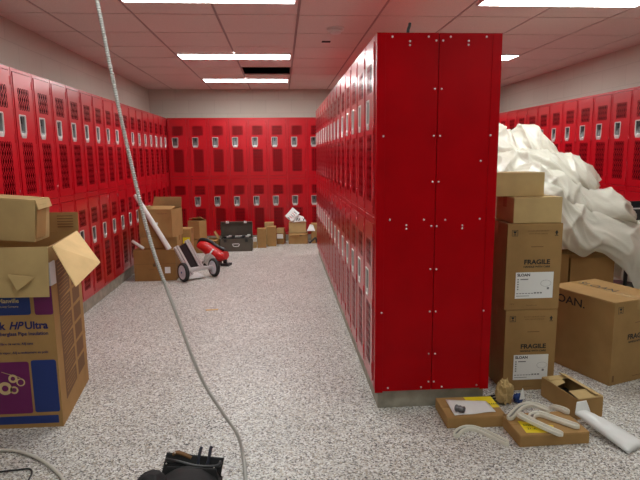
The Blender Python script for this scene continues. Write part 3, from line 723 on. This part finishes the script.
carton('dark brown carton under the plastic, left of its neighbour', (.30, .36, .63), (1.445, 1.19, 0), 0, CARD_D)
carton('dark brown carton under the plastic, right of its neighbour', (.335, .36, .60), (1.775, 1.19, 0), 0, CARD_D)
# black cart under the plastic
t = empty('utility_cart', 'black utility cart half covered by plastic near the right lockers', 'cart', (2.40, 1.50, 0))
mb = MB().box(-.25, .27, -.30, .30, .80, .83, bev=.005)
for a_ in ((-.25, .27, -.30, -.28), (-.25, .27, .28, .30), (-.25, -.23, -.28, .28), (.25, .27, -.28, .28)): mb.box(*a_, .82, .935, bev=.004)
mb.build('top_shelf', BLACKP, t)
MB().box(-.25, .27, -.302, -.296, .928, .938).build('shelf_edge', ALU, t)
MB().box(-.25, .27, -.30, .30, .24, .30, bev=.005).build('lower_shelf', BLACKP, t)
for x in (-.22, .24):
    for y in (-.27, .27):
        MB().cyl((x, y, .10), (x, y, .81), .015, n=12).build('post', BLACKP, t)
        MB().lathe([(.03, -.012), (.05, -.008), (.05, .008), (.03, .012)], c=(x, y, .05), axis='X', n=20).build('caster', RUBBER, t)

# ------------------------------------------------------------------ plastic sheeting
def lerp_list(L, u):
    t_ = u*(len(L)-1); i = min(int(t_), len(L)-2); return Vector(L[i]).lerp(Vector(L[i+1]), t_-i)
def ridge(p_): return 1-abs(noise.noise(p_))*2
def lobes(specs):
    bm = bmesh.new()
    for (Tp, Lo, bulge, back, seed) in specs:
        Tp = smooth_path(Tp, 6); Lo = smooth_path(Lo, 6); NU, NV = 130, 64; grid = []
        for i in range(NU+1):
            u = i/NU; t_, l_ = lerp_list(Tp, u), lerp_list(Lo, u)
            endk = (min(1, (1-u)*5)**.5)*(min(1, u*9)**.5)
            h_ = (t_-l_)
            path = smooth_path([l_, l_+h_*.3+Vector((0, -bulge*endk, 0)), l_+h_*.7+Vector((0, -bulge*.8*endk, 0)), t_, t_+Vector((0, .14*endk+.02, -.03)), t_+Vector((0, back*endk+.03, -.22)), t_+Vector((0, back*endk+.06, -.5))], 12)
            row = []
            for j in range(NV+1):
                q = lerp_list(path, j/NV); row.append(q)
            grid.append(row)
        vs = []
        for i in range(NU+1):
            row = []
            for j in range(NV+1):
                p_ = grid[i][j]
                du = grid[min(i+1, NU)][j]-grid[max(i-1, 0)][j]; dv = grid[i][min(j+1, NV)]-grid[i][max(j-1, 0)]
                nr = du.cross(dv).normalized() if du.cross(dv).length > 1e-9 else Vector((0, -1, 0))
                U_ = i/NU*2.2; V_ = j/NV
                wp = noise.noise(Vector((U_*1.3, V_*1.5, seed*3.1)))*.55
                s1 = Vector((U_*1.1+seed*5, V_*4.2+U_*1.3+wp, seed*7.7))
                s2 = Vector((U_*2.6-V_*2.2+wp*2, V_*2.2+seed*3, seed*1.3))
                s3 = Vector((U_*3+V_*5+wp*3, U_*1.2+seed, V_*1.5))
                dsp = .034*(ridge(s1)**2-.4)+.020*(ridge(s2)**3-.3)+.008*(ridge(s3*1.6)**3)
                fade = min(1, j/5+.25)
                row.append(bm.verts.new(p_+nr*dsp*fade))
            vs.append(row)
        for i in range(NU):
            for j in range(NV):
                f_ = bm.faces.new([vs[i][j], vs[i+1][j], vs[i+1][j+1], vs[i][j+1]]); f_.smooth = True
    me = bpy.data.meshes.new('plastic_sheeting'); bm.to_mesh(me); bm.free(); me.materials.append(PLAST)
    o = bpy.data.objects.new('plastic_sheeting', me); COL.objects.link(o); return o
SP = [
 # top edge, lower edge, bulge, back depth, seed
 ([(1.0, 1.58, 1.60), (1.233, 1.55, 1.585), (1.284, 1.55, 1.546), (1.342, 1.55, 1.514), (1.421, 1.55, 1.568), (1.502, 1.55, 1.583), (1.596, 1.55, 1.528), (1.703, 1.55, 1.378), (1.80, 1.55, 1.23)],
  [(1.0, 1.45, 1.20), (1.2, 1.45, 1.20), (1.3, 1.45, 1.20), (1.4, 1.45, 1.20), (1.5, 1.45, 1.20), (1.6, 1.45, 1.19), (1.72, 1.45, 1.17), (1.78, 1.47, 1.15)], .10, .30, 1),
 ([(1.0, 1.36, 1.29), (1.164, 1.35, 1.328), (1.303, 1.35, 1.364), (1.425, 1.35, 1.371), (1.595, 1.35, 1.347), (1.771, 1.35, 1.323), (1.905, 1.35, 1.23), (1.985, 1.35, 1.135)],
  [(.98, 1.28, 1.0), (1.15, 1.28, 1.05), (1.33, 1.28, 1.05), (1.52, 1.28, 1.05), (1.75, 1.28, 1.0), (1.9, 1.3, 1.0), (1.97, 1.33, 1.09)], .12, .35, 2),
 ([(1.0, 1.22, 1.14), (1.28, 1.2, 1.247), (1.47, 1.2, 1.26), (1.667, 1.2, 1.169), (1.874, 1.2, 1.092), (2.022, 1.2, 1.09), (2.104, 1.2, .966), (2.172, 1.2, .868)],
  [(.98, 1.12, .9), (1.3, 1.12, .92), (1.5, 1.12, .90), (1.7, 1.12, .84), (1.88, 1.12, .80), (2.05, 1.14, .80), (2.15, 1.18, .83)], .11, .35, 3),
 ([(1.05, 1.07, 1.12), (1.4, 1.05, 1.145), (1.54, 1.05, 1.056), (1.672, 1.05, .982), (1.82, 1.05, .912), (2.038, 1.05, .850), (2.20, 1.08, .83), (2.40, 1.12, .80), (2.62, 1.15, .79)],
  [(1.05, .95, .72), (1.40, .95, .76), (1.51, .95, .70), (1.586, .95, .657), (1.67, .95, .618), (1.77, .95, .660), (1.904, .95, .577), (2.009, .95, .478), (2.132, .95, .289), (2.35, .97, .22), (2.60, 1.0, .22)], .07, .28, 4)]
tag(lobes(SP), 'billowing milky plastic sheeting draped over the cartons and cart on the right', 'plastic sheet')

# ------------------------------------------------------------------ litter in front of the island
t = carton('flat carton holding papers and a metal coupling at the foot of the island', (.302, .225, .058), (.477, -.123, 0), math.radians(-1), CARD, seam='x', tape=False)
MB().box(.0, .149, .035, .107, .0582, .0590).box(.105, .150, -.02, .035, .0582, .0590).build('label_sticker', YLAB, t)['label'] = 'yellow label'
words(t, 'MADE', .02, .112, .0, -.0, INK).rotation_euler = (0, 0, 0)
t.children[-1].location = (.10, .012, .0594)
crumple('paper_booklet', 'white folded booklet lying on the flat carton nearest the island', 'paper', [(.365, -.220, .0605), (.585, -.200, .0605), (.580, -.075, .0605), (.372, -.045, .0605)], WLAB, .003, off=1)
t = empty('metal_coupling', 'small dark ribbed metal coupling lying on the white booklet', 'coupling', (.401, -.190, .082))
mb = MB(); d0 = Vector((.035, -.03, 0)).normalized(); mb.cyl(-d0*.024, d0*.024, .014, n=20, caps=False).cyl(-d0*.024, d0*.024, .010, n=20, caps=False)
for k in (-.8, 0, .8): mb.cyl(d0*(k*.024-.003), d0*(k*.024+.003), .0165, n=20)
mb.build('ribbed_sleeve', mat('dark_chrome', (.2, .2, .21, 1), .3, .9), t)
t = carton('flat carton under the curved white pipe covers', (.338, .215, .058), (.775, -.323, 0), math.radians(1), CARD, seam='x', tape=False)
MB().face([(-.13, -.085, .0588), (.01, -.095, .0588), (.03, -.03, .0588), (-.12, .03, .0588)]).build('label_sticker', YLAB, t)['label'] = 'yellow label'
o = words(t, 'SIGNATURE', .022, -.115, -.03, 0, INK); o.rotation_euler = (0, 0, -.15); o.location = (-.115, -.02, .0592)
o = words(t, '21-A', .022, -.115, -.03, 0, INK); o.rotation_euler = (0, 0, -.15); o.location = (-.11, -.055, .0592)
PROF = [(-.0165, 0), (-.0165, .014), (-.0125, .019), (-.0085, .0175), (-.006, .0095), (.006, .0095), (.0085, .0175), (.0125, .019), (.0165, .014), (.0165, 0)]
def pipe_cover(pts, label):
    P = resample(smooth_path(pts, 10), .006); n_ = len(P); PR = [(x*1.02, z*1.0) for x, z in PROF]
    P = [p_ for p_ in P]
    def sc_(i):
        k = min(i, n_-1-i); return ((1-(1-min(1, k/3))**2)*.85+.15, 1) if k < 3 else 1
    mb = MB(); mb.sweep(P, PR, scale=sc_, smooth=False)
    t = empty('pipe_cover', label, 'pipe cover', P[0], 0, 'curved white pipe covers')
    o = mb.build('cover_shell', WPLAST, t); o.location = -Vector(P[0])
    mb = MB(); mb.sweep([p_+Vector((0, 0, .0097)) for p_ in P[3:-3]], [(-.0058, 0), (-.0058, .0005), (.0058, .0005), (.0058, 0)])
    o = mb.build('slot', GROOVE, t); o.location = -Vector(P[0])
pipe_cover([(.336, -.318, .001), (.380, -.268, .001), (.43, -.252, .001), (.480, -.285, .001), (.565, -.418, .001)], 'curved white pipe cover lying alone on the speckled floor')
pipe_cover([(.612, -.292, .062), (.712, -.190, .066), (.780, -.160, .066), (.815, -.180, .064), (.850, -.235, .062)], 'largest bent white pipe cover, at the back left of the flat carton')
pipe_cover([(.725, -.305, .062), (.742, -.268, .062), (.790, -.262, .062), (.850, -.330, .062), (.912, -.405, .062)], 'bent white pipe cover lying over the right half of the flat carton')
pipe_cover([(.655, -.285, .084), (.730, -.385, .070), (.798, -.468, .062)], 'straight white pipe cover slanting across the front of the flat carton')
pipe_cover([(.895, -.150, .030), (.905, -.170, .050), (.925, -.225, .062), (.935, -.260, .062)], 'short white pipe cover behind the right end of the flat carton')
# open carton with torn top
t = open_carton('small open carton with torn flaps beside the curved pipe covers', (.150, .300, .108), (1.062, -.045, 0), math.radians(9), CARD, [('f', -84, .085), ('r', -70, .05), ('b', -84, .06)], fm=CARD_L)
MB().plate([(-.073, .02, .110), (-.073, .14, .110), (.02, .13, .113), (.0, .05, .111)], .003).build('torn_flap', CARD_L, t)
MB().box(-.06, .06, -.12, .12, .01, .05, bev=.01).build('interior_shade', BLACKF, t)  # added black block stands in for the shade inside the carton
# white packet
def pillow(quad, zt, name, label, cat, m_, n_=18, seed=0):
    q = [Vector(p_) for p_ in quad]; bm = bmesh.new(); top = []; bot = []
    for i in range(n_+1):
        ra, rb = [], []
        for j in range(n_//2+1):
            u, v_ = i/n_, j/(n_//2); p_ = (q[0].lerp(q[3], u)).lerp(q[1].lerp(q[2], u), v_)
            k = (max(0, math.sin(PI*v_))**.5)*(max(0, math.sin(PI*min(1, .06+u*.94)))**.3)
            cr_ = .006*ridge(p_*18+Vector((seed, 0, 0)))
            ra.append(bm.verts.new(p_+Vector((0, 0, zt*k+cr_*k)))); rb.append(bm.verts.new(p_+Vector((0, 0, -.003*k))))
        top.append(ra); bot.append(rb)
    for i in range(n_):
        for j in range(n_//2):
            bm.faces.new([top[i][j], top[i+1][j], top[i+1][j+1], top[i][j+1]]).smooth = True; bm.faces.new([bot[i][j], bot[i][j+1], bot[i+1][j+1], bot[i+1][j]])
    bmesh.ops.remove_doubles(bm, verts=bm.verts, dist=.0005); bmesh.ops.recalc_face_normals(bm, faces=bm.faces)
    me = bpy.data.meshes.new(name); bm.to_mesh(me); bm.free(); me.materials.append(m_)
    o = bpy.data.objects.new(name, me); COL.objects.link(o); return tag(o, label, cat) if label else o
pk = pillow([(.965, -.262, .062), (1.050, -.250, .060), (1.205, -.470, .006), (1.065, -.540, .006)], .026, 'plastic_packet', 'long white plastic packet with a folded end leaning off the flat carton', 'packet', mat('white_film', srgb(232, 232, 230), .3, bump=.3, bscale=25))
crumple('folded_end', None, None, [(.962, -.262, .066), (1.052, -.250, .066), (1.035, -.232, .120), (.985, -.236, .115)], WLAB, .006, parent=pk)
# crumpled brown paper, blue scrap, black rods behind the flat cartons
def wad(name, label, cat, c, s_, m_, seed, amp=1, fq=1):
    bm = bmesh.new(); bmesh.ops.create_icosphere(bm, subdivisions=4, radius=1)
    for v_ in bm.verts:
        n_ = v_.co.normalized(); k = .75+amp*(.30*ridge(n_*1.7*fq+Vector((seed, 0, 0)))-.1+.12*ridge(n_*3.6*fq+Vector((seed, 2, 0))))
        v_.co = Vector((n_.x*s_[0], n_.y*s_[1], max(n_.z, -.72)*s_[2]))*k
    z0 = min(v_.co.z for v_ in bm.verts)
    me = bpy.data.meshes.new(name)
    for v_ in bm.verts: v_.co += Vector((c[0], c[1], c[2]-z0))
    bm.to_mesh(me); bm.free(); me.materials.append(m_); o = bpy.data.objects.new(name, me); COL.objects.link(o); return tag(o, label, cat)
wad('paper_wad', 'crumpled brown packing paper between the island corner and the fragile cartons', 'paper', (.715, .005, .001), (.05, .045, .085), CARD_L, 1)
wad('blue_scrap', 'small blue and dark scrap beside the crumpled brown paper', 'scrap', (.800, .02, .001), (.028, .03, .030), BLUEP, 4)
crumple('paper_scrap', 'pointed white paper scrap standing by the crumpled brown paper', 'paper', [(.790, -.015, .030), (.825, -.010, .030), (.818, .0, .085), (.812, .0, .09)], WLAB, .004, off=2)
for k in range(3):
    tag(MB().cyl((.56+k*.03, -.004+.02*k, .012+.008*k), (.69+k*.012, .02+.025*k, .012+.006*k), .006, n=10).build('metal_rod', DARK), 'thin dark rod by the island foot, %s of three from the left' % ORD[k], 'rod', 'dark rods at the island foot')
# ------------------------------------------------------------------ tool pouch in the foreground
t = empty('tool_pouch', 'black fabric tool pouch lying open on the floor at the front edge', 'tool bag', (-.88, -.60, 0))
def shell(pts, th_, name, m_, parent):
    mb = MB(); mb.plate(pts, th_); return mb.build(name, m_, parent)
pillow([(-.13, .04, .015), (.13, .03, .015), (.15, -.22, .012), (-.15, -.22, .012)], .085, 'main_pocket', None, None, BLACKF, 20, 3).parent = t
crumple('back_panel', None, None, [(-.125, .035, .02), (.125, .015, .02), (.138, .055, .085), (-.105, .085, .105)], BLACKF, .014, parent=t, th=.008)
MB().sweep(smooth_path([(-.105, .05, .092), (-.05, .018, .098), (.03, .0, .085), (.11, .01, .075), (.125, .035, .08)]), circ(.008, 8)).build('rim_binding', BLACKP, t)
crumple('front_panel', None, None, [(-.12, -.02, .03), (.125, -.04, .03), (.115, -.02, .085), (-.09, .0, .092)], BLACKF, .012, parent=t, th=.008, off=4)
wad_o = wad('x', 'x', 'x', (0, 0, 0), (.085, .10, .085), BLACKF, 8, .25, .6); wad_o.name = 'side_pouch'; del wad_o['label']; del wad_o['category']; wad_o.parent = t; wad_o.location = (-.135, -.09, .001)
MB().sweep(smooth_path([(-.08, .075, .100), (-.06, .075, .108), (-.02, .065, .098), (.0, .06, .09)]), [(x*1.2, z*.6) for x, z in circ(.010, 8)]).build('leather_strap', INK_B, t)
for (x, y, z) in ((-.070, .068, .108), (-.10, .03, .085), (.10, .0, .075)): MB().lathe([(.004, 0), (.003, .003), (0, .004)], c=(x, y, z), n=8).build('rivet', STEEL, t)
t = empty('pliers', 'pliers with two dark blue handles sticking out of the black tool pouch', 'pliers', (-.85, -.56, .05))
for x in (0, .042): MB().sweep(smooth_path([(x*.6, -.02, -.01), (x, .005, .03), (x+.008, .03, .07), (x+.014, .035, .078)]), circ(.0068, 10)).build('handle', mat('navy_grip', srgb(38, 42, 58), .4), t)
# ------------------------------------------------------------------ cables
cp = smooth_path([(-1.27, -.40, 2.396), (-1.225, -.40, 2.2), (-1.184, -.40, 1.964), (-1.151, -.40, 1.718), (-1.101, -.40, 1.382), (-1.034, -.40, 1.007), (-.946, -.40, .699), (-.852, -.40, .399), (-.768, -.39, .225), (-.700, -.38, .100), (-.672, -.43, .020), (-.655, -.56, .013), (-.64, -.75, .013), (-.66, -1.0, .013)], 12)
cp = resample(cp, .0024)
CONDUIT = mat('galvanised_flex', (.54, .53, .50, 1), .42, .6)
mb = MB(); mb.sweep(cp, circ(.0088, 12), up=(0, 1, .001), scale=lambda i: 1.0 if i % 4 in (0, 1) else .74, smooth=False)
tag(mb.build('flexible_conduit', CONDUIT), 'ribbed grey flexible metal conduit hanging from the ceiling and curving onto the floor', 'conduit')
tag(MB().sweep(smooth_path([(-2.15, -.42, .009), (-1.98, -.325, .009), (-1.88, -.275, .009), (-1.80, -.261, .009), (-1.709, -.282, .009), (-1.589, -.356, .009), (-1.485, -.451, .009), (-1.413, -.538, .009), (-1.359, -.638, .009), (-1.33, -.8, .009)]), circ(.0075, 10)).build('pale_cable', CABLE_G), 'pale grey cable looping across the floor at the front left', 'cable')
tag(MB().sweep(smooth_path([(-1.95, -.50, .006), (-1.80, -.454, .006), (-1.723, -.438, .006), (-1.642, -.428, .006), (-1.606, -.425, .006), (-1.582, -.452, .006), (-1.57, -.51, .006), (-1.55, -.7, .006)]), circ(.004, 8)).build('black_cable', BLACKP), 'thin black cable on the floor in the front left corner', 'cable')
# litter
def chip(x, y, sx, sy, label, m_, rz):
    o = MB().box(-sx/2, sx/2, -sy/2, sy/2, 0, .004, bev=.0012).build('floor_scrap', m_); o.location = (x, y, .0003); o.rotation_euler = (0, 0, rz); tag(o, label, 'scrap')
chip(-1.457, .189, .045, .018, 'small white scrap on the floor right of the printed insulation carton', WLAB, .2)
chip(-1.115, 2.017, .11, .03, 'thin tan scrap on the floor of the left aisle', CARD_FLAP, .1)
chip(1.235, .02, .02, .012, 'tiny red scrap on the floor behind the small open carton', REDP, .5)
